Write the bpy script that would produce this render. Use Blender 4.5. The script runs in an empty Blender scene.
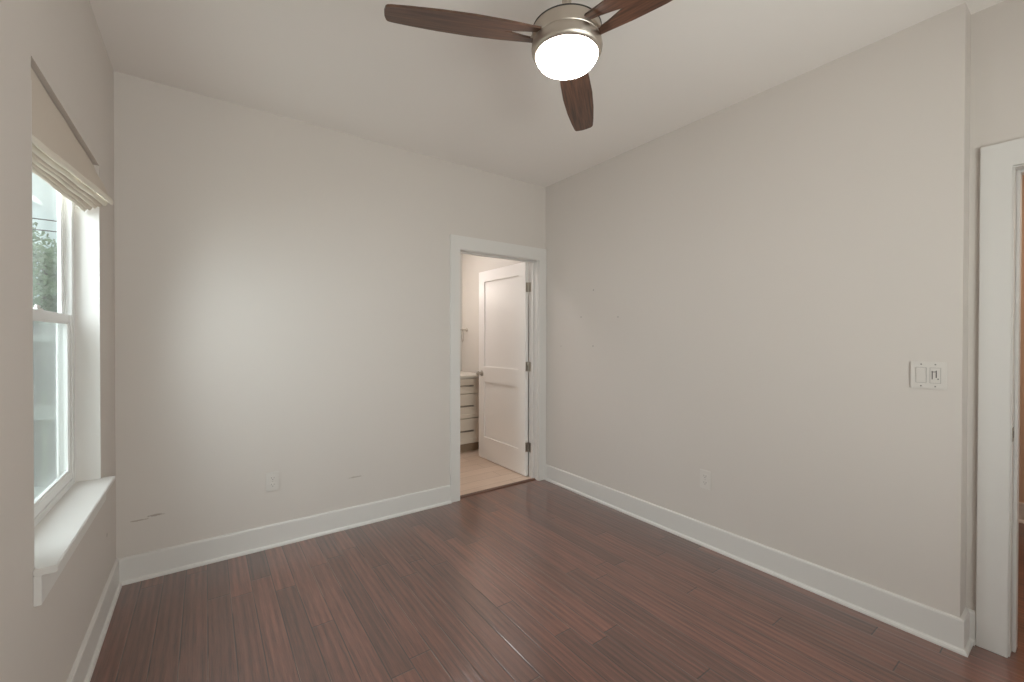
import bpy, bmesh, math, random
from mathutils import Vector, Matrix
random.seed(4)
sc = bpy.context.scene
PI = math.pi

# ------------------------------------------------------------------ camera, exposure, sky, daylight
CX, CY, CZ = -2.6032, -3.0893, 1.3283
yaw, pitch, roll, fpx = 0.6222, -0.0073, 0.0016, 427.70
fw = Vector((math.sin(yaw)*math.cos(pitch), math.cos(yaw)*math.cos(pitch), math.sin(pitch)))
rt = Vector((math.cos(yaw), -math.sin(yaw), 0)); up = rt.cross(fw)
rt, up = rt*math.cos(roll)+up*math.sin(roll), up*math.cos(roll)-rt*math.sin(roll)
cam_d = bpy.data.cameras.new('camera'); cam = bpy.data.objects.new('camera', cam_d)
sc.collection.objects.link(cam); sc.camera = cam
cam.matrix_world = Matrix(((rt.x, up.x, -fw.x, CX), (rt.y, up.y, -fw.y, CY), (rt.z, up.z, -fw.z, CZ), (0, 0, 0, 1)))
cam_d.sensor_width = 36; cam_d.lens = 36*fpx/1024; cam_d.clip_start = .02; cam_d.clip_end = 300

vs = sc.view_settings
sc.display_settings.display_device = 'sRGB'
vs.view_transform = 'Standard'; vs.look = 'None'; vs.gamma = 1.0; vs.use_curve_mapping = False
vs.exposure = 0.09
sc.cycles.max_bounces = 12; sc.cycles.diffuse_bounces = 8; sc.cycles.transparent_max_bounces = 16
sc.cycles.sample_clamp_indirect = 8.0
sc.cycles.use_denoising = True

# overcast sky, brighter overhead than at the horizon
w = bpy.data.worlds.new('sky'); sc.world = w; w.use_nodes = True
nt = w.node_tree; nt.nodes.clear()
o_ = nt.nodes.new('ShaderNodeOutputWorld'); b_ = nt.nodes.new('ShaderNodeBackground')
tc = nt.nodes.new('ShaderNodeTexCoord'); sx = nt.nodes.new('ShaderNodeSeparateXYZ')
rp = nt.nodes.new('ShaderNodeValToRGB')
rp.color_ramp.elements[0].position = 0.0; rp.color_ramp.elements[0].color = (.25, .315, .325, 1)
rp.color_ramp.elements[1].position = 0.9; rp.color_ramp.elements[1].color = (1, 1, 1, 1)
nt.links.new(tc.outputs['Generated'], sx.inputs[0]); nt.links.new(sx.outputs['Z'], rp.inputs[0])
nt.links.new(rp.outputs[0], b_.inputs[0]); b_.inputs[1].default_value = 1.75
nt.links.new(b_.outputs[0], o_.inputs[0])

def area(name, loc, direction, sx_, sy_, power, col, spread=180):
    d = bpy.data.lights.new(name, 'AREA'); d.shape = 'RECTANGLE'; d.size = sx_; d.size_y = sy_
    d.energy = power; d.color = col; d.spread = math.radians(spread)
    o = bpy.data.objects.new(name, d); sc.collection.objects.link(o)
    o.location = loc; o.rotation_euler = Vector(direction).to_track_quat('-Z', 'Y').to_euler()
    return o
area('daylight_side_window', (-3.85, -1.0, 2.0), (1, .12, -.62), 1.6, 1.6, 95, (.89, .94, 1))
area('ceiling_fill_side_window', (-3.75, -1.15, .55), (1, .12, .75), 1.3, 2.2, 36, (1, .97, .94))  # added upward fill to brighten the ceiling, standing in for ground bounce
area('added_fill_rear', (-1.5, -4.45, 1.0), (0, 1, .12), 2.8, 1.8, 140, (1, .965, .94))  # added fill light, shining through the made-up window behind the camera
area('bathroom_ceiling_light', (-.75, .95, 2.70), (0, 0, -1), .9, .5, 12, (1, .97, .96))
area('hall_ceiling_light', (1.0, -3.3, 2.70), (0, 0, -1), .5, .5, 14, (1, .80, .62))
LAMP = 31.0     # radiance of the fan's frosted bowl

# ------------------------------------------------------------------ helpers
class MB:
    def __init__(s): s.bm = bmesh.new()
    def box(s, x0, x1, y0, y1, z0, z1, bev=0):
        b = bmesh.new(); bmesh.ops.create_cube(b, size=1)
        for v in b.verts:
            v.co = Vector(((x0+x1)/2+v.co.x*(x1-x0), (y0+y1)/2+v.co.y*(y1-y0), (z0+z1)/2+v.co.z*(z1-z0)))
        if bev: bmesh.ops.bevel(b, geom=b.edges[:], offset=bev, segments=2, affect='EDGES', clamp_overlap=True)
        s.add(b); return s
    def add(s, b, M=None):
        me = bpy.data.meshes.new('t')
        if M is not None: bmesh.ops.transform(b, matrix=M, verts=b.verts[:])
        b.to_mesh(me); b.free(); s.bm.from_mesh(me); bpy.data.meshes.remove(me)
    def tube(s, pts, r, n=10, closed=False, taper=None):
        pts = [Vector(p) for p in pts]; rings = []; N = len(pts)
        for i, p in enumerate(pts):
            a = pts[(i-1) % N] if (closed or i) else p; c = pts[(i+1) % N] if (closed or i < N-1) else p
            t = (c-a).normalized(); h = Vector((0, 0, 1)) if abs(t.z) < .9 else Vector((1, 0, 0))
            u = t.cross(h).normalized(); v = t.cross(u)
            rr = r if taper is None else r*taper[i]
            rings.append([s.bm.verts.new(p+u*rr*math.cos(2*PI*k/n)+v*rr*math.sin(2*PI*k/n)) for k in range(n)])
        for i in range(N if closed else N-1):
            A, B = rings[i], rings[(i+1) % N]
            for k in range(n): s.bm.faces.new((A[k], A[(k+1) % n], B[(k+1) % n], B[k]))
        if not closed:
            s.bm.faces.new(rings[0][::-1]); s.bm.faces.new(rings[-1])
        return s
    def lathe(s, prof, c, n=64, M=None):
        b = bmesh.new(); rings = []
        for r, z in prof:
            if r < 1e-6: rings.append([b.verts.new((0, 0, z))])
            else: rings.append([b.verts.new((r*math.cos(2*PI*k/n), r*math.sin(2*PI*k/n), z)) for k in range(n)])
        for A, B in zip(rings, rings[1:]):
            for k in range(n):
                a, a2 = A[k % len(A)], A[(k+1) % len(A)]; c1, c2 = B[k % len(B)], B[(k+1) % len(B)]
                f = [a]
                for q in (a2, c2, c1):
                    if q not in f: f.append(q)
                if len(f) > 2: b.faces.new(f)
        bmesh.ops.recalc_face_normals(b, faces=b.faces[:])
        T = Matrix.Translation(c)
        s.add(b, T @ M if M is not None else T); return s
    def prism(s, poly, z0, z1, M=None, bev=0):
        b = bmesh.new()
        lo = [b.verts.new((x, y, z0)) for x, y in poly]; hi = [b.verts.new((x, y, z1)) for x, y in poly]
        b.faces.new(lo[::-1]); b.faces.new(hi); n = len(poly)
        for i in range(n): b.faces.new((lo[i], lo[(i+1) % n], hi[(i+1) % n], hi[i]))
        bmesh.ops.recalc_face_normals(b, faces=b.faces[:])
        if bev: bmesh.ops.bevel(b, geom=b.edges[:], offset=bev, segments=2, affect='EDGES', clamp_overlap=True)
        s.add(b, M); return s
    def sweep(s, prof, path):
        """profile (offset to the side, z) carried along a floor path with mitred corners; offset is to the left of travel"""
        P = [Vector((x, y)) for x, y in path]; rings = []
        for i, p in enumerate(P):
            d0 = (p-P[i-1]).normalized() if i else (P[1]-p).normalized()
            d1 = (P[i+1]-p).normalized() if i < len(P)-1 else d0
            n0 = Vector((-d0.y, d0.x)); n1 = Vector((-d1.y, d1.x)); m = (n0+n1); m = m/(m.dot(n0))
            rings.append([s.bm.verts.new((p.x+m.x*o, p.y+m.y*o, z)) for o, z in prof])
        n = len(prof)
        for A, B in zip(rings, rings[1:]):
            for k in range(n): s.bm.faces.new((A[k], A[(k+1) % n], B[(k+1) % n], B[k]))
        s.bm.faces.new(rings[0][::-1]); s.bm.faces.new(rings[-1])
        return s
    def build(s, name, mat, parent=None, smooth=None, org=None):
        bmesh.ops.recalc_face_normals(s.bm, faces=s.bm.faces[:])
        org = Vector(org) if org is not None else (Vector(parent['_o']) if parent is not None and '_o' in parent else Vector((0, 0, 0)))
        bmesh.ops.translate(s.bm, vec=-org, verts=s.bm.verts[:])
        me = bpy.data.meshes.new(name); s.bm.to_mesh(me); s.bm.free()
        me.materials.append(mat)
        o = bpy.data.objects.new(name, me); sc.collection.objects.link(o)
        if parent is not None: o.parent = parent
        else: o.location = org
        ORG[o.name] = org
        if smooth:
            for p in me.polygons: p.use_smooth = True
            try: me.set_sharp_from_angle(angle=math.radians(smooth))
            except Exception: pass
        return o
ORG = {}
def part(mb, name, mat, parent, smooth=None, label=None):
    o = mb.build(name, mat, parent, smooth, org=ORG[parent.name])
    if label: o['label'] = label
    return o
def thing(name, loc, label, cat, group=None):
    o = bpy.data.objects.new(name, None); sc.collection.objects.link(o); o.location = loc
    o.empty_display_size = .05
    o['label'] = label; o['category'] = cat
    if group: o['group'] = group
    ORG[o.name] = Vector(loc); return o
def struct(mb, name, mat, smooth=None, org=(0, 0, 0)):
    o = mb.build(name, mat, None, smooth, org=org); o['kind'] = 'structure'; return o
def tag(o, label, cat, group=None, kind=None):
    o['label'] = label; o['category'] = cat
    if group: o['group'] = group
    if kind: o['kind'] = kind
    return o

# ------------------------------------------------------------------ materials
def mat(name, col, rough=.6, metal=0, spec=.5, coat=0):
    m = bpy.data.materials.new(name); m.use_nodes = True
    b = m.node_tree.nodes['Principled BSDF']
    b.inputs['Base Color'].default_value = (*col, 1); b.inputs['Roughness'].default_value = rough
    b.inputs['Metallic'].default_value = metal; b.inputs['Specular IOR Level'].default_value = spec
    b.inputs['Coat Weight'].default_value = coat
    return m
def N(m, t, **kw):
    n = m.node_tree.nodes.new('ShaderNode'+t)
    for k, v in kw.items(): setattr(n, k, v)
    return n
def L(m, a, b): m.node_tree.links.new(a, b)
def math_(m, op, a, b=None, c=None):
    n = N(m, 'Math', operation=op)
    for i, v in enumerate((a, b, c)):
        if v is None: continue
        if isinstance(v, (int, float)): n.inputs[i].default_value = v
        else: L(m, v, n.inputs[i])
    return n.outputs[0]
def mixc(m, f, a, b, blend='MIX'):
    n = N(m, 'Mix', data_type='RGBA', blend_type=blend)
    for s, v in ((n.inputs[0], f), (n.inputs[6], a), (n.inputs[7], b)):
        if isinstance(v, (int, float)): s.default_value = v
        elif isinstance(v, tuple): s.default_value = (*v, 1)
        else: L(m, v, s)
    return n.outputs[2]
def bsdf(m): return m.node_tree.nodes['Principled BSDF']

def paint(name, col, rough=.62, marks=(), bump=.05):
    """rolled wall paint with a faint orange-peel; marks = (centre, size xyz, tone) scuffs and nail holes"""
    m = mat(name, col, rough, spec=.3)
    tco = N(m, 'TexCoord'); geo = N(m, 'NewGeometry')
    nz = N(m, 'TexNoise'); nz.inputs['Scale'].default_value = 170; nz.inputs['Detail'].default_value = 2
    L(m, geo.outputs['Position'], nz.inputs['Vector'])
    bp = N(m, 'Bump'); bp.inputs['Strength'].default_value = bump; bp.inputs['Distance'].default_value = .004
    L(m, nz.outputs[0], bp.inputs['Height']); L(m, bp.outputs[0], bsdf(m).inputs['Normal'])
    big = N(m, 'TexNoise'); big.inputs['Scale'].default_value = 1.6; big.inputs['Detail'].default_value = 3
    L(m, geo.outputs['Position'], big.inputs['Vector'])
    c = mixc(m, math_(m, 'MULTIPLY', big.outputs[0], .5), tuple(x*1.02 for x in col), tuple(x*.95 for x in col))
    rough_n = N(m, 'TexNoise'); rough_n.inputs['Scale'].default_value = 60
    L(m, geo.outputs['Position'], rough_n.inputs['Vector'])
    for ce, sz, tone in marks:
        mp = N(m, 'VectorMath', operation='SUBTRACT'); mp.inputs[1].default_value = ce; L(m, geo.outputs['Position'], mp.inputs[0])
        dv = N(m, 'VectorMath', operation='DIVIDE'); dv.inputs[1].default_value = sz; L(m, mp.outputs[0], dv.inputs[0])
        ln = N(m, 'VectorMath', operation='LENGTH'); L(m, dv.outputs[0], ln.inputs[0])
        e = math_(m, 'ADD', ln.outputs['Value'], math_(m, 'MULTIPLY', math_(m, 'SUBTRACT', rough_n.outputs[0], .5), 1.6))
        f = N(m, 'MapRange'); f.inputs[1].default_value = 1.0; f.inputs[2].default_value = .6; f.inputs[3].default_value = 0; f.inputs[4].default_value = .8
        L(m, e, f.inputs[0]); c = mixc(m, f.outputs[0], c, tone)
    L(m, c, bsdf(m).inputs['Base Color'])
    return m

WALLC = (.61, .562, .524)

mk = lambda y, z: ((0, y, z), (.02, .007, .0045), (.16, .14, .13))
holes = [(-0.612, 1.724), (-0.468, 1.507), (-0.871, 1.492), (-0.608, 1.262), (-0.217, 1.256)]
M_wall = paint('wall_paint', WALLC)
M_wall_r = paint('wall_paint_right', WALLC, marks=[mk(y, z) for y, z in holes])
M_wall_b = paint('wall_paint_back', WALLC, marks=[((-2.83, 0, .338), (.045, .02, .007), (.33, .28, .24)), ((-2.90, 0, .325), (.05, .02, .005), (.38, .32, .27)),
                                                   ((-1.75, 0, .345), (.055, .02, .006), (.42, .37, .32))])
M_wall_l = paint('wall_paint_left', WALLC, marks=[((-2.995, -.25, .364), (.02, .012, .012), (.3, .25, .22))])
M_ceil = paint('ceiling_paint', (.80, .760, .728), .8)
M_trim = mat('trim_paint', (.665, .640, .615), .38)
M_door = mat('door_paint', (.80, .77, .74), .40)
M_vinyl = mat('window_vinyl', (.76, .76, .75), .35)
M_gap = mat('dark_gap', (.02, .018, .016), .9)
M_bath = paint('bathroom_paint', (.58, .545, .505), .6)
M_hall = paint('hall_paint', (.62, .455, .34), .6)
M_plate = mat('plate_plastic', (.63, .592, .555), .35)
M_slot = mat('slot_dark', (.05, .045, .04), .6)
M_slotg = mat('slot_grey', (.22, .20, .19), .6)
M_quartz = mat('counter_quartz', (.62, .57, .50), .3)
M_cab = mat('cabinet_paint', (.76, .68, .58), .45)
M_ring = mat('brushed_steel', (.42, .38, .33), .32, 1)
M_steel = mat('satin_nickel', (.50, .47, .43), .3, 1)
M_kick = mat('toe_kick', (.30, .22, .15), .7)
M_cable = mat('cable_black', (.06, .07, .07), .7)

def nickel():
    m = mat('brushed_nickel', (.52, .46, .40), .30, 1)
    tco = N(m, 'TexCoord'); s = N(m, 'SeparateXYZ'); L(m, tco.outputs['Object'], s.inputs[0])
    nz = N(m, 'TexNoise'); cb = N(m, 'CombineXYZ'); L(m, math_(m, 'MULTIPLY', s.outputs[2], 900), cb.inputs[2])
    L(m, cb.outputs[0], nz.inputs['Vector']); nz.inputs['Scale'].default_value = 1
    L(m, math_(m, 'ADD', math_(m, 'MULTIPLY', nz.outputs[0], .16), .30), bsdf(m).inputs['Roughness'])
    bsdf(m).inputs['Anisotropic'].default_value = .5
    return m
M_nickel = nickel()

def wood_blade():
    m = mat('walnut_blade', (.1, .04, .02), .34, coat=.15)
    tco = N(m, 'TexCoord'); mp = N(m, 'Mapping'); mp.inputs['Scale'].default_value = (3, 60, 20)
    L(m, tco.outputs['Object'], mp.inputs[0])
    nz = N(m, 'TexNoise'); nz.inputs['Scale'].default_value = 1.6; nz.inputs['Detail'].default_value = 6; nz.inputs['Roughness'].default_value = .65
    L(m, mp.outputs[0], nz.inputs['Vector'])
    r = N(m, 'ValToRGB'); e = r.color_ramp.elements
    e[0].position = .32; e[0].color = (.034, .016, .010, 1); e[1].position = .68; e[1].color = (.150, .070, .043, 1)
    L(m, nz.outputs[0], r.inputs[0]); L(m, r.outputs[0], bsdf(m).inputs['Base Color'])
    return m
M_blade = wood_blade()

def floor_mat():
    m = mat('floor_boards', (.1, .04, .02), .3)
    geo = N(m, 'NewGeometry'); s = N(m, 'SeparateXYZ'); L(m, geo.outputs['Position'], s.inputs[0])
    X, Y = s.outputs[0], s.outputs[1]
    W = .0965
    u = math_(m, 'DIVIDE', math_(m, 'ADD', X, 2.694+W*20), W)
    row = math_(m, 'FLOOR', u); fu = math_(m, 'SUBTRACT', u, row)
    wn = N(m, 'TexWhiteNoise', noise_dimensions='1D'); L(m, row, wn.inputs['W'])
    ln = 1.1
    v = math_(m, 'ADD', math_(m, 'DIVIDE', math_(m, 'ADD', Y, 10), ln), wn.outputs['Value'])
    col = math_(m, 'FLOOR', v); fv = math_(m, 'SUBTRACT', v, col)
    cb = N(m, 'CombineXYZ'); L(m, row, cb.inputs[0]); L(m, col, cb.inputs[1])
    wn2 = N(m, 'TexWhiteNoise', noise_dimensions='2D'); L(m, cb.outputs[0], wn2.inputs['Vector'])
    board = wn2.outputs['Value']
    # distance to seams, metres
    du = math_(m, 'MULTIPLY', math_(m, 'MINIMUM', fu, math_(m, 'SUBTRACT', 1, fu)), W)
    dv = math_(m, 'MULTIPLY', math_(m, 'MINIMUM', fv, math_(m, 'SUBTRACT', 1, fv)), ln)
    d = math_(m, 'MINIMUM', du, dv)
    # grain, stretched along the board and shifted board by board
    g = N(m, 'CombineXYZ'); L(m, math_(m, 'MULTIPLY', X, 70), g.inputs[0]); L(m, math_(m, 'MULTIPLY', Y, 3.0), g.inputs[1]); L(m, math_(m, 'MULTIPLY', board, 37), g.inputs[2])
    n1 = N(m, 'TexNoise'); n1.inputs['Scale'].default_value = 1; n1.inputs['Detail'].default_value = 4; n1.inputs['Roughness'].default_value = .55; L(m, g.outputs[0], n1.inputs['Vector'])
    g2 = N(m, 'CombineXYZ'); L(m, math_(m, 'MULTIPLY', X, 420), g2.inputs[0]); L(m, math_(m, 'MULTIPLY', Y, 14), g2.inputs[1]); L(m, board, g2.inputs[2])
    n2 = N(m, 'TexNoise'); n2.inputs['Scale'].default_value = 1; n2.inputs['Detail'].default_value = 3; L(m, g2.outputs[0], n2.inputs['Vector'])
    # hand-scraped strips along every board
    wv = math_(m, 'SINE', math_(m, 'ADD', math_(m, 'MULTIPLY', X, 2*PI/.03217), math_(m, 'MULTIPLY', n1.outputs[0], 1.2)))
    gr = math_(m, 'ADD', math_(m, 'ADD', math_(m, 'MULTIPLY', n1.outputs[0], .60), math_(m, 'MULTIPLY', n2.outputs[0], .40)), math_(m, 'MULTIPLY', wv, .055))
    r = N(m, 'ValToRGB'); e = r.color_ramp.elements
    e[0].position = .28; e[0].color = (.045, .0125, .0080, 1); e[1].position = .72; e[1].color = (.205, .070, .044, 1)
    L(m, gr, r.inputs[0])
    tone = N(m, 'MapRange'); tone.inputs[3].default_value = .74; tone.inputs[4].default_value = 1.26; L(m, board, tone.inputs[0])
    sc_ = N(m, 'VectorMath', operation='SCALE'); L(m, r.outputs[0], sc_.inputs[0]); L(m, tone.outputs[0], sc_.inputs['Scale'])
    # seams: dark gap, some lengths with a painted glint where the bevel catches light
    sm = N(m, 'MapRange'); sm.inputs[1].default_value = .0012; sm.inputs[2].default_value = .0032; sm.inputs[3].default_value = 1; sm.inputs[4].default_value = 0; L(m, d, sm.inputs[0])
    en = N(m, 'TexNoise'); en.inputs['Scale'].default_value = 2.3; en.inputs['Detail'].default_value = 2; L(m, geo.outputs['Position'], en.inputs['Vector'])
    glint = N(m, 'MapRange'); glint.inputs[1].default_value = .50; glint.inputs[2].default_value = .58; L(m, en.outputs[0], glint.inputs[0])
    side = math_(m, 'MULTIPLY', math_(m, 'LESS_THAN', fu, .5), math_(m, 'LESS_THAN', du, .0033))
    sc2 = mixc(m, math_(m, 'MULTIPLY', glint.outputs[0], side), (.010, .005, .004), (.23, .13, .095))
    c = mixc(m, math_(m, 'MULTIPLY', sm.outputs[0], .85), sc_.outputs[0], sc2)
    dn = N(m, 'TexNoise'); dn.inputs['Scale'].default_value = 9; dn.inputs['Detail'].default_value = 5; L(m, geo.outputs['Position'], dn.inputs['Vector'])
    fl = N(m, 'MapRange'); fl.inputs[1].default_value = .70; fl.inputs[2].default_value = .80; fl.inputs[4].default_value = .35; L(m, dn.outputs[0], fl.inputs[0])
    c = mixc(m, fl.outputs[0], c, (.22, .15, .12))
    B = bsdf(m); L(m, c, B.inputs['Base Color'])
    bev = N(m, 'MapRange'); bev.inputs[1].default_value = 0; bev.inputs[2].default_value = .005; L(m, d, bev.inputs[0])
    h = math_(m, 'ADD', math_(m, 'ADD', math_(m, 'MULTIPLY', wv, .16), math_(m, 'MULTIPLY', n1.outputs[0], .35)), math_(m, 'MULTIPLY', bev.outputs[0], 1.2))
    bp = N(m, 'Bump'); bp.inputs['Strength'].default_value = .6; bp.inputs['Distance'].default_value = .0011
    L(m, h, bp.inputs['Height']); L(m, bp.outputs[0], B.inputs['Normal']); L(m, bp.outputs[0], B.inputs['Coat Normal'])
    L(m, math_(m, 'ADD', math_(m, 'MULTIPLY', n2.outputs[0], .14), .27), B.inputs['Roughness'])
    B.inputs['Specular IOR Level'].default_value = .5
    B.inputs['Coat Weight'].default_value = 1; B.inputs['Coat IOR'].default_value = 1.9; B.inputs['Coat Roughness'].default_value = .17
    return m
M_floor = floor_mat()

def tile_mat():
    m = mat('bathroom_tile', (.5, .4, .3), .35)
    geo = N(m, 'NewGeometry'); br = N(m, 'TexBrick'); br.offset = .33
    mp = N(m, 'Mapping'); L(m, geo.outputs['Position'], mp.inputs[0])
    L(m, mp.outputs[0], br.inputs['Vector']); br.inputs['Scale'].default_value = 1
    br.inputs['Brick Width'].default_value = .9; br.inputs['Row Height'].default_value = .15; br.inputs['Mortar Size'].default_value = .003
    br.inputs['Color1'].default_value = (.74, .59, .48, 1); br.inputs['Color2'].default_value = (.62, .48, .38, 1); br.inputs['Mortar'].default_value = (.38, .28, .20, 1)
    nz = N(m, 'TexNoise'); mp2 = N(m, 'Mapping'); mp2.inputs['Scale'].default_value = (3, 45, 1); L(m, geo.outputs['Position'], mp2.inputs[0]); L(m, mp2.outputs[0], nz.inputs['Vector'])
    nz.inputs['Scale'].default_value = 1.3; nz.inputs['Detail'].default_value = 4
    c = mixc(m, math_(m, 'MULTIPLY', nz.outputs[0], .7), br.outputs[0], (.46, .33, .25))
    L(m, c, bsdf(m).inputs['Base Color']); return m
M_tile = tile_mat()

def fabric(name, col):
    m = mat(name, col, .9, spec=.15)
    tco = N(m, 'NewGeometry'); nz = N(m, 'TexNoise'); mp = N(m, 'Mapping'); mp.inputs['Scale'].default_value = (300, 300, 900)
    L(m, tco.outputs['Position'], mp.inputs[0]); L(m, mp.outputs[0], nz.inputs['Vector']); nz.inputs['Scale'].default_value = 1
    bp = N(m, 'Bump'); bp.inputs['Strength'].default_value = .25; bp.inputs['Distance'].default_value = .001
    L(m, nz.outputs[0], bp.inputs['Height']); L(m, bp.outputs[0], bsdf(m).inputs['Normal'])
    c = mixc(m, nz.outputs[0], tuple(x*1.05 for x in col), tuple(x*.93 for x in col)); L(m, c, bsdf(m).inputs['Base Color'])
    return m
M_shade = fabric('shade_linen', (.60, .53, .46))
M_hem = fabric('shade_hem', (.74, .69, .61))

def see_through(name, tint, k, rough=0):
    m = bpy.data.materials.new(name); m.use_nodes = True; n = m.node_tree; n.nodes.clear()
    o = N(m, 'OutputMaterial'); t = N(m, 'BsdfTransparent'); t.inputs[0].default_value = (*tint, 1)
    g = N(m, 'BsdfGlossy') if not rough else N(m, 'BsdfDiffuse')
    g.inputs[0].default_value = (.95, .95, .95, 1) if not rough else (.62, .64, .64, 1)
    if not rough: g.inputs['Roughness'].default_value = .01
    mx = N(m, 'MixShader')
    if rough: mx.inputs[0].default_value = k
    else:
        fr = N(m, 'LayerWeight'); L(m, math_(m, 'MULTIPLY_ADD', math_(m, 'POWER', fr.outputs['Facing'], 5), .45, .02), mx.inputs[0])
    L(m, t.outputs[0], mx.inputs[1]); L(m, g.outputs[0], mx.inputs[2]); L(m, mx.outputs[0], o.inputs[0])
    return m
M_glass = see_through('window_glass', (.95, .99, .98), .06)
M_screen = see_through('insect_mesh', (1, 1, 1), .42, 1)

def glow(name, col, s):
    m = bpy.data.materials.new(name); m.use_nodes = True; n = m.node_tree; n.nodes.clear()
    o = N(m, 'OutputMaterial'); e = N(m, 'Emission'); e.inputs[0].default_value = (*col, 1); e.inputs[1].default_value = s
    L(m, e.outputs[0], o.inputs[0]); return m
M_globe = glow('frosted_bowl_glow', (1, .93, .86), LAMP)

# ------------------------------------------------------------------ room
WL, H, TH = 2.995, 2.743, .13
YF = -3.85                 # wall behind the photographer
YC = -2.73                 # outside corner of the right wall
XA = .12                   # recessed wall with the entry door
XL2 = -WL-.124

struct(MB().box(XL2, 3.0, YF-.15, .045, -.10, 0), 'floor', M_floor)
struct(MB().box(XL2, 3.0, YF-.15, 2.0, H, H+.1), 'ceiling', M_ceil)

# left wall with the window hole
wy0, wy1, wz0, wz1 = -1.338, -.395, .66, 2.113
mb = MB()
mb.box(XL2, -WL, YF-.15, wy0, 0, H).box(XL2, -WL, wy1, TH, 0, H).box(XL2, -WL, wy0, wy1, 0, wz0).box(XL2, -WL, wy0, wy1, wz1, H)
struct(mb, 'wall_left', M_wall_l)
# back wall with the bathroom doorway
dx0, dx1, dz = -.928, -.078, 2.062      # rough opening
mb = MB()
mb.box(-WL, dx0, 0, TH, 0, H).box(dx1, XA+.12, 0, TH, 0, H).box(dx0, dx1, 0, TH, dz, H)
struct(mb, 'wall_back', M_wall_b)
# right wall (thick mass up to its outside corner)
struct(MB().box(0, XA+.12, YC, 0, 0, H), 'wall_right', M_wall_r)
# recessed wall with entry opening
ey1, ey0, ez = -2.838, -3.69, 2.055
mb = MB()
mb.box(XA, XA+.12, ey1, YC, 0, H).box(XA, XA+.12, YF, ey0, 0, H).box(XA, XA+.12, ey0, ey1, ez, H)
struct(mb, 'wall_entry', M_wall)
# wall behind the photographer, with a hole for an added wide window
fx0, fx1, fz0, fz1 = -2.3, -.7, .75, 2.1
mb = MB()
mb.box(-WL, fx0, YF-.15, YF, 0, H).box(fx1, 3.0, YF-.15, YF, 0, H).box(fx0, fx1, YF-.15, YF, 0, fz0).box(fx0, fx1, YF-.15, YF, fz1, H)
struct(mb, 'wall_front', M_wall)
# bathroom shell
struct(MB().box(-1.75, XA, .045, 1.82, -.10, .006), 'floor_bathroom', M_tile)
struct(MB().box(-1.75, XA+.12, 1.82, 1.95, 0, H), 'wall_bathroom_back', M_bath)
struct(MB().box(XA, XA+.12, TH, 1.82, 0, H), 'wall_bathroom_right', M_bath)
struct(MB().box(-1.88, -1.75, TH, 1.95, 0, H), 'wall_bathroom_left', M_bath)
# hall shell
struct(MB().box(2.2, 2.3, YF, -1.2, 0, H), 'wall_hall_far', M_hall)
struct(MB().box(XA+.12, 2.2, -1.3, -1.2, 0, H), 'wall_hall_end', M_hall)

# baseboards: flat board with eased top and a shoe moulding, offset to the left of travel
prof = [(0, 0), (.027, 0), (.0265, .008), (.023, .015), (.015, .019), (.014, .022), (.014, .134), (.011, .140), (.004, .142), (0, .142)]
struct(MB().sweep(prof, [(-1.0, 0), (-WL, 0)]), 'baseboard_back', M_trim)
struct(MB().sweep(prof, [(-WL, 0), (-WL, YF)]), 'baseboard_left', M_trim)
prof2 = prof
struct(MB().sweep(prof2, [(XA, -2.762), (XA, YC), (0, YC), (0, 0)]), 'baseboard_right', M_trim)
struct(MB().sweep(prof2, [(XA, YF), (XA, -3.795)]), 'baseboard_entry', M_trim)
struct(MB().sweep(prof, [(-WL, YF), (XA, YF)]), 'baseboard_front', M_trim)
struct(MB().sweep(prof, [(2.2, YF), (2.2, -1.3), (XA+.12, -1.3)]), 'baseboard_hall', M_trim)

# ------------------------------------------------------------------ bathroom doorway: casing, jamb, strip
cw = .087
ox0, ox1, oz = -.912, -.095, 2.045
mb = MB()
mb.prism([(ox0-.005-cw, 0), (ox0-.005, 0), (ox0-.005, oz+.005), (ox1+.005, oz+.005), (ox1+.005, 0), (-.002, 0), (-.002, oz+.113), (ox0-.005-cw, oz+.113)],
         0, .018, Matrix(((1, 0, 0, 0), (0, 0, -1, 0), (0, 1, 0, 0), (0, 0, 0, 1))), .002)
struct(mb, 'trim_1', M_trim)
mb = MB()                                   # jamb lining with stop
mb.box(dx0, ox0, 0, TH, 0, oz+.017).box(ox1, dx1, 0, TH, 0, oz+.017).box(ox0, ox1, 0, TH, oz, oz+.017)
mb.box(ox0, ox0+.011, .05, .085, 0, oz, .002).box(ox1-.011, ox1, .05, .085, 0, oz, .002).box(ox0+.011, ox1-.011, .05, .085, oz-.011, oz, .002)
struct(mb, 'trim_2', M_trim)
M_strip = mat('reducer_wood', (.12, .06, .04), .4)
mb = MB().prism([(.020, 0), (.026, .009), (.040, .0125), (.054, .0125), (.060, .006), (.060, 0)], ox0, ox1,
                Matrix(((0, 0, 1, 0), (1, 0, 0, 0), (0, 1, 0, 0), (0, 0, 0, 1))))
struct(mb, 'trim_3', M_strip)

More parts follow.
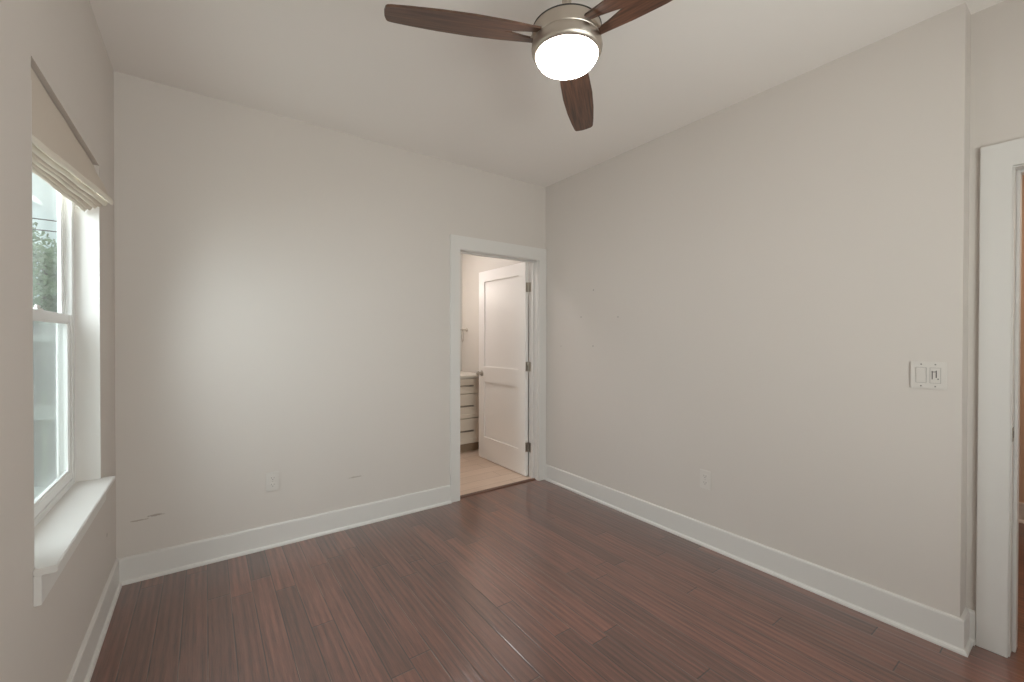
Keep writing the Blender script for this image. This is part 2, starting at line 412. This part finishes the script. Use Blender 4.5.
# door leaf, swung open into the bathroom
lx0, lx1, ly0, ly1, lz0, lz1 = -.132, -.097, .139, .990, .012, 2.052
mb = MB()
st = .115
rails = [(lz0, .25), (.85, 1.02), (1.935, lz1)]
mb.box(lx0, lx1, ly0, ly0+st, lz0, lz1, .0015).box(lx0, lx1, ly1-st, ly1, lz0, lz1, .0015)
for a, b in rails: mb.box(lx0+.0002, lx1-.0002, ly0+st-.003, ly1-st+.003, a, b, .0015)
door = struct(mb, 'door_1', M_door, org=(lx1, ly0, 0))
for a, b in ((.25, .85), (1.02, 1.935)):
    p = MB().box(lx0+.011, lx1-.011, ly0+st-.004, ly1-st+.004, a-.004, b+.004)
    # sloped sticking round the panel on the visible side
    part(p, 'panel', M_door, door)
for z in (1.81, 1.055, .285):
    h = MB()
    h.box(lx0+.003, -.0985, ly0-.0022, ly0+.0002, z-.045, z+.045, .0005)
    h.box(-.0972, -.0950, .088, .132, z-.045, z+.045, .0005)
    h.tube([(-.0995, .1345, z-.046), (-.0995, .1345, z+.046)], .0042, 12)
    part(h, 'hinge', M_ring, door, 40)
for sgn, x in ((-1, lx0), (1, lx1)):
    k = MB(); Mx = Matrix(((0, 0, sgn, 0), (0, 1, 0, 0), (1, 0, 0, 0), (0, 0, 0, 1)))
    k.lathe([(0, 0), (.031, 0), (.031, .004), (.026, .008), (.012, .010), (.010, .028), (.020, .036), (.027, .046), (.026, .056), (.018, .063), (0, .066)], (x, ly1-.066, .94), 28, Mx)
    part(k, 'door_knob', M_steel, door, 35)

# ------------------------------------------------------------------ entry doorway (right edge of the picture)
ecw = .092
ei1, ei0, eiz = -2.859, -3.672, 2.037
mb = MB()
mb.prism([(ei1+.004+ecw, 0), (ei1+.004, 0), (ei1+.004, eiz+.005), (ei0-.004, eiz+.005), (ei0-.004, 0), (ei0-.004-ecw, 0), (ei0-.004-ecw, eiz+.110), (ei1+.004+ecw, eiz+.110)],
         XA-.018, XA, Matrix(((0, 0, 1, 0), (1, 0, 0, 0), (0, 1, 0, 0), (0, 0, 0, 1))), .002)
struct(mb, 'trim_4', M_trim)
mb = MB()
mb.box(XA, XA+.12, ei1, ey1, 0, eiz+.018).box(XA, XA+.12, ey0, ei0, 0, eiz+.018).box(XA, XA+.12, ei0, ei1, eiz, eiz+.018)
mb.box(XA+.055, XA+.12, ei1-.011, ei1, 0, eiz, .002).box(XA+.055, XA+.12, ei0, ei0+.011, 0, eiz, .002).box(XA+.055, XA+.12, ei0+.011, ei1-.011, eiz-.011, eiz, .002)
jamb = struct(mb, 'trim_5', M_trim)
s_ = MB().box(XA+.001, XA+.034, ei1-.0026, ei1+.0002, .90, .957, .0004)
strike = part(s_, 'strike_plate', M_ring, jamb)
part(MB().box(XA+.011, XA+.024, ei1-.0031, ei1-.0024, .915, .942), 'latch_hole', M_slot, strike)

# ------------------------------------------------------------------ side window
F0 = -3.077                              # room face of the window frame
fy0, fy1 = wy0, wy1
win = MB()
fo = .044
win.box(XL2-.002, F0, fy0, fy0+fo, .675, wz1, .002).box(XL2-.002, F0, fy1-fo, fy1, .675, wz1, .002)
win.box(XL2-.002, F0, fy0+fo, fy1-fo, .675, .705, .002).box(XL2-.002, F0, fy0+fo, fy1-fo, wz1-.036, wz1, .002)
# track ridges
for x in (-3.0985,): win.box(x-.0012, x+.0012, fy1-fo-.006, fy1-fo, .705, wz1-.036).box(x-.0012, x+.0012, fy0+fo, fy0+fo+.006, .705, wz1-.036)
window = struct(win, 'window_1', M_vinyl, org=(F0, (fy0+fy1)/2, .675))
def sash(name, x0, x1, y0, y1, z0, z1, st, bot, top):
    m = MB().box(x0, x1, y0, y0+st, z0, z1, .003).box(x0, x1, y1-st, y1, z0, z1, .003)
    m.box(x0, x1, y0+st, y1-st, z0, z0+bot, .003).box(x0, x1, y0+st, y1-st, z1-top, z1, .003)
    b = .006                                  # glazing bead
    m.box(x0+.004, x1-.004, y0+st, y0+st+b, z0+bot, z1-top).box(x0+.004, x1-.004, y1-st-b, y1-st, z0+bot, z1-top)
    m.box(x0+.004, x1-.004, y0+st+b, y1-st-b, z0+bot, z0+bot+b).box(x0+.004, x1-.004, y0+st+b, y1-st-b, z1-top-b, z1-top)
    o = part(m, name, M_vinyl, window)
    xm = (x0+x1)/2
    part(MB().box(xm-.002, xm+.002, y0+st+.004, y1-st-.004, z0+bot+.004, z1-top-.004), 'glass_pane', M_glass, o)
    return o
sy0, sy1 = fy0+fo+.002, fy1-fo-.002
lower = sash('lower_sash', -3.0968, -3.0795, sy0, sy1, .706, 1.425, .040, .042, .034)
upper = sash('upper_sash', -3.1165, -3.1003, sy0, sy1, 1.395, wz1-.038, .026, .030, .036)
lk = MB().box(-3.0955, -3.081, -.90, -.83, 1.4245, 1.432, .002).box(-3.092, -3.084, -.89, -.85, 1.432, 1.444, .003)
part(lk, 'sash_lock', M_vinyl, lower)
sn = MB().box(-3.1245, -3.1185, sy0, sy1, .706, .722).box(-3.1245, -3.1185, sy0, sy1, 1.39, 1.404).box(-3.1245, -3.1185, sy0, sy0+.014, .706, 1.404).box(-3.1245, -3.1185, sy1-.014, sy1, .706, 1.404)
scr = part(sn, 'screen_frame', M_vinyl, window)
part(MB().box(-3.1222, -3.1214, sy0+.012, sy1-.012, .72, 1.392), 'insect_screen', M_screen, scr)
# painted wood lining of the far reveal, and the stool with its apron
struct(MB().box(F0, -WL+.0, wy1-.004, wy1+.0005, .68, 2.045), 'trim_6', M_trim)
struct(MB().box(F0, -WL, wy0-.0005, wy0+.004, .68, 2.045), 'trim_9', M_trim)
stool = MB().prism([(F0-.004, wy0+.0005), (-WL+.0005, wy0+.0005), (-WL+.0005, -1.352), (-2.947, -1.352), (-2.947, -.378), (-WL+.0005, -.378), (-WL+.0005, wy1-.0005), (F0-.004, wy1-.0005)],
                   .660, .680, None, .003)
struct(stool, 'trim_7', M_trim)
struct(MB().box(-WL, -WL+.016, -1.348, -.382, .575, .660, .0015), 'trim_8', M_trim)

# added unseen window behind the photographer, lets the fill light in
w2 = MB()
w2.box(fx0, fx0+.05, YF-.13, YF-.06, fz0, fz1).box(fx1-.05, fx1, YF-.13, YF-.06, fz0, fz1).box(fx0, fx1, YF-.13, YF-.06, fz0, fz0+.05).box(fx0, fx1, YF-.13, YF-.06, fz1-.05, fz1)
w2.box(-1.53, -1.47, YF-.13, YF-.06, fz0, fz1)
w2o = struct(w2, 'window_2_added', M_vinyl, org=(-1.5, YF-.1, fz0))
for a, b in ((fx0+.045, -1.525), (-1.475, fx1-.045)):
    part(MB().box(a, b, YF-.097, YF-.093, fz0+.045, fz1-.045), 'glass_pane', M_glass, w2o)

# ------------------------------------------------------------------ roman shade, pulled up, hanging a little askew
shade = thing('roman_shade', (-3.02, (wy0+wy1)/2, 1.88),
              'beige linen roman shade pulled up in the top of the window, its hem sticking out', 'window shade')
def loft(near, far, y0, y1, thick=.0):
    m = MB(); n = 14; rows = []
    for i in range(n+1):
        t = i/n; y = y0+(y1-y0)*t
        rows.append([m.bm.verts.new((a[0]+(b[0]-a[0])*t, y, a[1]+(b[1]-a[1])*t + .0018*math.sin(t*17+k))) for k, (a, b) in enumerate(zip(near, far))])
    for A, B in zip(rows, rows[1:]):
        for k in range(len(A)-1): m.bm.faces.new((A[k], A[k+1], B[k+1], B[k]))
        m.bm.faces.new((A[-1], A[0], B[0], B[-1]))
    m.bm.faces.new(rows[0]); m.bm.faces.new(rows[-1][::-1])
    return m
ya, yb = wy0+.004, wy1-.005
hr = MB().box(-3.060, -3.018, ya, yb, 2.070, 2.108, .002)
part(hr, 'headrail', M_hem, shade)
nearF = [(-3.010, 2.108), (-3.012, 2.03), (-3.014, 1.96), (-3.008, 1.905), (-3.012, 1.903), (-3.018, 1.958), (-3.017, 2.03), (-3.015, 2.108)]
farF = [(-3.012, 2.108), (-3.002, 2.075), (-2.982, 2.035), (-2.958, 1.965), (-2.962, 1.963), (-2.987, 2.033), (-3.007, 2.073), (-3.017, 2.108)]
part(loft(nearF, farF, ya, yb), 'front_panel', M_shade, shade, 50)
def oval(cx, cz, rx, rz, tilt, n=10):
    return [(cx+rx*math.cos(a)*math.cos(tilt)-rz*math.sin(a)*math.sin(tilt), cz+rx*math.cos(a)*math.sin(tilt)+rz*math.sin(a)*math.cos(tilt)) for a in [2*PI*k/n for k in range(n)]]
part(loft(oval(-3.004, 1.889, .007, .015, .2), oval(-2.954, 1.957, .007, .016, .2), ya, yb), 'hem_bar', M_hem, shade, 60, 'paler folded hem along the front edge')
for k in range(5):
    part(loft(oval(-3.016-.0085*k, 1.880-.006*k, .0036, .013, -.3), oval(-2.972-.0165*k, 1.943-.010*k, .005, .013, -.35), ya+.004, yb-.003*k),
         'fold', M_shade if k % 2 else M_hem, shade, 60)

# ------------------------------------------------------------------ ceiling fan
FX, FY = -1.4858, -1.8839
fan = thing('ceiling_fan', (FX, FY, H), 'three-blade brushed nickel ceiling fan with dark wood blades and a lit frosted bowl light', 'ceiling fan')
c0 = (FX, FY, 0)
part(MB().lathe([(0, 2.743), (.068, 2.743), (.068, 2.715), (.060, 2.700), (.030, 2.690), (0, 2.690)], c0, 48), 'canopy', M_nickel, fan, 35)
part(MB().lathe([(0, 2.70), (.0175, 2.70), (.0175, 2.525), (.026, 2.517), (.028, 2.494), (0, 2.494)], c0, 32), 'downrod', M_nickel, fan, 35)
part(MB().lathe([(0, 2.4965), (.126, 2.4965), (.1285, 2.494), (.1285, 2.4475), (.127, 2.4455), (0, 2.4455)], c0, 96), 'motor_housing', M_nickel, fan, 35)
part(MB().lathe([(.1292, 2.4975), (.1305, 2.4965), (.1305, 2.4935), (.1286, 2.4925)], c0, 96), 'rim_band', M_slot, fan, 35, 'thin black band round the top rim')
part(MB().lathe([(0, 2.4458), (.1235, 2.4458), (.1235, 2.4432), (0, 2.4432)], c0, 96), 'seam_ring', M_slot, fan, 35, 'dark groove between motor and light')
part(MB().lathe([(0, 2.4432), (.129, 2.4432), (.1325, 2.436), (.1335, 2.424), (.1315, 2.410), (.1265, 2.400), (.1185, 2.3955), (.1155, 2.399), (0, 2.399)], c0, 96), 'light_housing', M_nickel, fan, 35)
part(MB().lathe([(.1150, 2.3985), (.1155, 2.394), (.1130, 2.384), (.104, 2.371), (.088, 2.361), (.064, 2.353), (.035, 2.349), (0, 2.348)], c0, 96), 'frosted_bowl', M_globe, fan, 60, 'glowing white bowl')
pitch_b = math.radians(9)
def blade_mesh(phi):
    m = MB()
    def hw(x):
        pts = [(.10, .050), (.15, .054), (.25, .063), (.36, .0675), (.48, .064), (.58, .0555), (.66, .0455)]
        for (a, p), (b, q) in zip(pts, pts[1:]):
            if x <= b:
                t = (x-a)/(b-a); t = t; return p+(q-p)*t
        return pts[-1][1]
    top = [(x, hw(x)) for x in [.118+.0105*i for i in range(51)]]
    R = .66; c = .016
    top = [p for p in top if p[0] < R-c]
    ww = hw(R)
    cornerT = [(R-c+c*math.sin(a), ww-c+c*math.cos(a)+.001) for a in (0, .4, .8, 1.2)]
    tipmid = [(R+.004, .012), (R+.004, -.012)]
    poly = top+cornerT+tipmid+[(x, -y) for x, y in cornerT[::-1]]+[(x, -y) for x, y in top[::-1]]
    notch = [(.118, -.026), (.165, -.019), (.21, -.009), (.243, 0), (.21, .009), (.165, .019), (.118, .026)]
    poly = poly+notch
    b = bmesh.new(); t = .0075
    lo = [b.verts.new((x, y, -t/2)) for x, y in poly]; hi = [b.verts.new((x, y, t/2)) for x, y in poly]
    n = len(poly); b.faces.new(lo[::-1]); b.faces.new(hi)
    for i in range(n): b.faces.new((lo[i], lo[(i+1) % n], hi[(i+1) % n], hi[i]))
    bmesh.ops.triangulate(b, faces=[f for f in b.faces if len(f.verts) > 4])
    bmesh.ops.recalc_face_normals(b, faces=b.faces[:])
    return b
for k in range(3):
    phi = 2.7777-k*2*PI/3
    b = blade_mesh(phi)
    me = bpy.data.meshes.new('blade'); b.to_mesh(me); b.free(); me.materials.append(M_blade)
    o = bpy.data.objects.new('blade', me); sc.collection.objects.link(o); o.parent = fan
    o.location = (0, 0, 2.461-H)
    o.rotation_euler = (Matrix.Rotation(phi, 3, 'Z') @ Matrix.Rotation(math.radians(2.4), 3, 'Y') @ Matrix.Rotation(-pitch_b, 3, 'X')).to_euler()
    br = MB().box(.112, .137, -.024, .024, -.0024, .0024, .0012).box(.112, .132, -.045, .045, .0030, .0060, .001)
    ORG[o.name] = Vector((0, 0, 0))
    part(br, 'blade_bracket', M_nickel, o, None, 'nickel bracket in the notch of the blade')

# ------------------------------------------------------------------ wall plates
def outlet(name_loc, axis, label):
    """axis 'y-': on the back wall facing -y; 'x-': on the right wall facing -x"""
    t = thing('wall_outlet', name_loc, label, 'electrical outlet', 'duplex outlets low on the walls')
    if axis == 'y-': M = Matrix(((1, 0, 0), (0, 0, -1), (0, 1, 0))).to_4x4()
    else: M = Matrix(((0, 0, -1), (-1, 0, 0), (0, 1, 0))).to_4x4()
    def fin(mb, nm, mt, par, sm=None):
        bmesh.ops.transform(mb.bm, matrix=M, verts=mb.bm.verts[:]); o = mb.build(nm, mt, par, sm, org=(0, 0, 0)); ORG[o.name] = Vector((0, 0, 0)); return o
    fin(MB().box(-.037, .037, -.060, .060, 0, .007, .003), 'cover_plate', M_plate, t)
    for s in (-1, 1):
        poly = [(.0165*math.cos(a), .021*s+max(-.0135, min(.0135, .0165*math.sin(a)))) for a in [2*PI*i/28 for i in range(28)]]
        r = fin(MB().prism(poly, .0068, .0092, None), 'receptacle', M_plate, t)
        sl = MB().box(-.0085, -.0060, .021*s-.001, .021*s+.0085, .0090, .0096).box(.0060, .0085, .021*s-.001, .021*s+.0070, .0090, .0096)
        sl.lathe([(0, 0), (.0028, 0), (.0028, .0006), (0, .0006)], (0, .021*s-.0075, .0090), 14)
        fin(sl, 'slots', M_slotg, r)
    fin(MB().lathe([(0, 0), (.0036, 0), (.003, .0012), (0, .0014)], (0, 0, .0068), 16), 'screw', M_steel, t)
outlet((-2.258, 0, .415), 'y-', 'white duplex outlet low on the back wall, between window and bathroom door')
outlet((0, -1.592, .424), 'x-', 'white duplex outlet low on the right wall above the baseboard')

sw = thing('light_switch', (0, -2.626, 1.166), 'white double switch plate on the right wall near its outer corner', 'light switch')
M = Matrix(((0, 0, -1), (-1, 0, 0), (0, 1, 0))).to_4x4()
def fin(mb, nm, mt, par, sm=None):
    bmesh.ops.transform(mb.bm, matrix=M, verts=mb.bm.verts[:]); o = mb.build(nm, mt, par, sm, org=(0, 0, 0)); ORG[o.name] = Vector((0, 0, 0)); return o
fin(MB().box(-.060, .060, -.060, .060, 0, .007, .003), 'cover_plate', M_plate, sw)
for cx in (-.023, .023):
    g = MB().box(cx-.0175, cx-.0165, -.034, .034, .0066, .0074).box(cx+.0165, cx+.0175, -.034, .034, .0066, .0074).box(cx-.0165, cx+.0165, .033, .034, .0066, .0074).box(cx-.0165, cx+.0165, -.034, -.033, .0066, .0074)
    fin(g, 'gap_line', M_slotg, sw)
rk = MB().prism([(-.033, .0066), (.033, .0066), (.033, .0125), (.0, .0095), (-.033, .0078)], -.0162-.023, .0162-.023,
                Matrix(((0, 0, 1, 0), (1, 0, 0, 0), (0, 1, 0, 0), (0, 0, 0, 1))))
fin(rk, 'rocker', M_plate, sw)
fc = fin(MB().box(.023-.0162, .023+.0162, -.033, .033, .0066, .0088, .0008), 'fan_control', M_plate, sw)
fin(MB().box(.0120, .0150, -.017, .020, .0086, .0094), 'slider_slot', M_slot, fc)
fin(MB().box(.0110, .0270, .014, .018, .0088, .0102), 'slider_track', M_slotg, fc)
fin(MB().box(.0245, .0280, -.010, .022, .0086, .0094), 'slider_slot', M_slot, fc)
fin(MB().box(.0300, .0345, -.018, -.012, .0086, .0100), 'button', M_slotg, fc)
for cx in (-.023, .023):
    for z in (-.048, .048): fin(MB().lathe([(0, 0), (.0032, 0), (.0028, .001), (0, .0012)], (cx, z, .0068), 14), 'screw', M_slotg, sw)

# ------------------------------------------------------------------ bathroom furniture
van = thing('bathroom_vanity', (-.6, 1.5, .006), 'cream painted vanity cabinet with drawers, behind the open bathroom door', 'vanity')
vf = 1.215
part(MB().box(-1.30, .115, vf+.022, 1.815, .10, .865).box(-1.28, .115, vf+.055, 1.815, .006, .10), 'cabinet_body', M_cab, van)
part(MB().box(-1.28, .115, vf+.045, vf+.055, .006, .100), 'toe_kick', M_kick, van)
part(MB().box(-1.32, .1195, vf-.035, 1.8195, .865, .893, .003), 'countertop', M_quartz, van)
def front(nm, x0, x1, z0, z1):
    m = MB(); y0, y1 = vf-.010, vf+.022; s = .042
    m.box(x0, x0+s, y0, y1, z0, z1, .0015).box(x1-s, x1, y0, y1, z0, z1, .0015).box(x0+s, x1-s, y0, y1, z0, z0+s, .0015).box(x0+s, x1-s, y0, y1, z1-s, z1, .0015)
    m.box(x0+s-.002, x1-s+.002, y0+.009, y1, z0+s-.002, z1-s+.002)
    return part(m, nm, M_cab, van)
def pull(d, cx, z, ln=.17):
    m = MB().box(cx-ln/2, cx+ln/2, vf-.052, vf-.042, z-.009, z+.009, .002)
    for s in (-1, 1): m.box(cx+s*(ln/2-.015)-.004, cx+s*(ln/2-.015)+.004, vf-.045, vf-.0195, z-.004, z+.004)
    part(m, 'drawer_pull' if d.name.startswith('drawer') else 'door_pull', M_ring, d)
for z0, z1 in ((.690, .857), (.404, .680), (.118, .394)):
    d = front('drawer', -.375, .020, z0, z1); pull(d, -.178, (z0+z1)/2+.005)
for x0, x1 in ((-.83, -.385), (-1.285, -.84)):
    d = front('cabinet_door', x0, x1, .120, .855); pull(d, (x0+x1)/2, .80, .12)
part(MB().box(.026, .113, vf-.018, vf-.001, .115, .860), 'filler_strip', M_cab, van)

tr = thing('towel_ring', (.12, 1.70, 1.43), 'small nickel towel ring on the bathroom wall above the vanity', 'towel ring')
Mx = Matrix(((0, 0, -1, 0), (0, 1, 0, 0), (1, 0, 0, 0), (0, 0, 0, 1)))
part(MB().lathe([(0, 0), (.027, 0), (.027, .006), (.018, .014), (.010, .018), (0, .018)], (.12, 1.70, 1.43), 28, Mx), 'wall_rosette', M_ring, tr, 35)
part(MB().tube([(.104, 1.70, 1.43), (.055, 1.70, 1.430), (.015, 1.70, 1.430)], .0075, 12), 'post', M_ring, tr, 40)
# the ring has swung out from the wall on its post
ring = [(.058-.046*math.sin(a), 1.70-.058*math.sin(a), 1.424-.074+.074*math.cos(a)) for a in [2*PI*i/40 for i in range(40)]]
part(MB().tube(ring, .0045, 10, True), 'ring', M_ring, tr, 40)

M_added_glow = glow('added_lamp_glow', (1, .90, .80), 20)  # unseen fixture added to light the bathroom and strengthen the floor streak
vl = thing('added_vanity_light', (-.62, 1.82, 2.0), 'added unseen nickel three-shade light above the vanity, brightening bathroom and floor', 'wall light')
part(MB().box(-.95, -.29, 1.795, 1.82, 1.985, 2.045, .004), 'back_plate', M_nickel, vl)
for x in (-.86, -.62, -.38):
    part(MB().tube([(x, 1.796, 2.015), (x, 1.73, 2.02), (x, 1.715, 1.99)], .008, 10), 'arm', M_nickel, vl, 40)
    part(MB().lathe([(0, 1.985), (.03, 1.985), (.042, 1.96), (.052, 1.86), (.048, 1.855), (0, 1.87)], (x, 1.715, 0), 28), 'glass_shade', M_added_glow, vl, 40)
mi = MB().box(-1.10, -.14, 1.812, 1.8198, 1.02, 1.80, .002)  # unseen mirror, added only to throw light back
mir = mi.build('added_mirror', mat('mirror_silver', (.9, .9, .9), .02, 1), org=(-.62, 1.8198, 1.4)); tag(mir, 'added unseen frameless mirror over the vanity, reflecting light into the scene', 'mirror')

# ------------------------------------------------------------------ outside the window
def grass():
    m = mat('lawn', (.10, .14, .06), .9); g = N(m, 'NewGeometry'); nz = N(m, 'TexNoise'); nz.inputs['Scale'].default_value = 6; nz.inputs['Detail'].default_value = 6
    L(m, g.outputs['Position'], nz.inputs['Vector']); L(m, mixc(m, nz.outputs[0], (.06, .09, .04), (.20, .22, .11)), bsdf(m).inputs['Base Color']); return m
struct(MB().box(-40, XL2-.02, -12, 60, -.6, -.45), 'ground', grass())
M_fence = mat('fence_grey', (.30, .27, .30), .8)
M_fence2 = mat('fence_white', (.72, .73, .73), .7)
fence = thing('yard_fence', (-4.6, 4.2, -.45), 'weathered grey board fence with a white rail outside the lower window', 'fence')
m = MB()
x = -7.5
while x < -3.35:
    m.box(x, x+.085, 4.2, 4.22, -.45, 1.46+.015*math.sin(x*31)); x += .125
part(m, 'picket_boards', M_fence, fence)
part(MB().box(-7.5, -3.3, 4.14, 4.20, .36, .52, .004), 'rail', M_fence2, fence, None, 'white painted rail')
part(MB().box(-7.5, -3.3, 4.14, 4.20, 1.28, 1.36, .004), 'rail', M_fence2, fence, None, 'white painted rail')
for px in (-7.45, -5.6, -3.7): part(MB().box(px, px+.10, 4.22, 4.32, -.45, 1.5, .004), 'post', M_fence, fence)

def leafy():
    m = mat('leaves', (.10, .17, .08), .6); g = N(m, 'NewGeometry'); nz = N(m, 'TexNoise'); nz.inputs['Scale'].default_value = 3
    L(m, g.outputs['Position'], nz.inputs['Vector']); L(m, mixc(m, nz.outputs[0], (.10, .19, .09), (.30, .40, .24)), bsdf(m).inputs['Base Color'])
    bsdf(m).inputs['Subsurface Weight'].default_value = 0
    return m
M_leaf = leafy(); M_bark = mat('bark', (.12, .10, .08), .9)
def tree(loc, h, rad, label, seed):
    rnd = random.Random(seed); lx, ly, lz = loc
    t = thing('leafy_tree', loc, label, 'tree', None)
    tr_ = MB().tube([(lx, ly, lz), (lx+.05, ly, lz+h*.35), (lx-.05, ly+.1, lz+h*.7), (lx, ly, lz+h*.9)], .16, 10, False, [1.2, .9, .6, .2])
    for k in range(9):
        a = rnd.uniform(0, 2*PI); z = lz+h*rnd.uniform(.35, .75); q = rad*rnd.uniform(.5, .9)
        tr_.tube([(lx, ly, z), (lx+q*.5*math.cos(a), ly+q*.5*math.sin(a), z+.5), (lx+q*math.cos(a), ly+q*math.sin(a), z+.9)], .05, 6, False, [1, .6, .2])
    part(tr_, 'trunk', M_bark, t, 60)
    lf = MB()
    for k in range(5200):
        d = Vector((rnd.gauss(0, 1), rnd.gauss(0, 1), rnd.gauss(0, 1))).normalized()*(rnd.uniform(.25, 1)**.5)
        n = .8+.25*math.sin(d.x*5+seed)+.2*math.sin(d.z*7+d.y*5)
        p = Vector((lx, ly, lz+h*.66))+Vector((d.x*rad*n, d.y*rad*n, d.z*h*.36*n))
        s = rnd.uniform(.05, .10); u = Vector((rnd.gauss(0, 1), rnd.gauss(0, 1), rnd.gauss(0, 1))).normalized(); v = u.orthogonal().normalized()
        vs_ = [lf.bm.verts.new(p+u*s*1.4), lf.bm.verts.new(p+v*s*.6), lf.bm.verts.new(p-u*s*1.4), lf.bm.verts.new(p-v*s*.6)]
        lf.bm.faces.new(vs_)
    me = bpy.data.meshes.new('foliage'); 
    bmesh.ops.translate(lf.bm, vec=-Vector(loc), verts=lf.bm.verts[:]); lf.bm.to_mesh(me); lf.bm.free(); me.materials.append(M_leaf)
    o = bpy.data.objects.new('foliage', me); sc.collection.objects.link(o); o.parent = t
tree((-6.9, 17.5, -.45), 5.2, 1.7, 'pale green leafy tree beyond the yard, seen through the upper window pane', 3)
cs = MB()
for nm, z0, lab in (('a', 5.15, 'higher of the two overhead cables beyond the window'), ('b', 4.80, 'lower of the two overhead cables beyond the window')):
    pts = [(-18+i*1.6, 17+.02*i, z0+.0035*((i-8)**2)) for i in range(17)]
    o = MB().tube(pts, .022, 6).build('overhead_cable', M_cable, None, 60, org=(-6.8, 17, z0))
    tag(o, lab, 'cable', 'overhead cables')
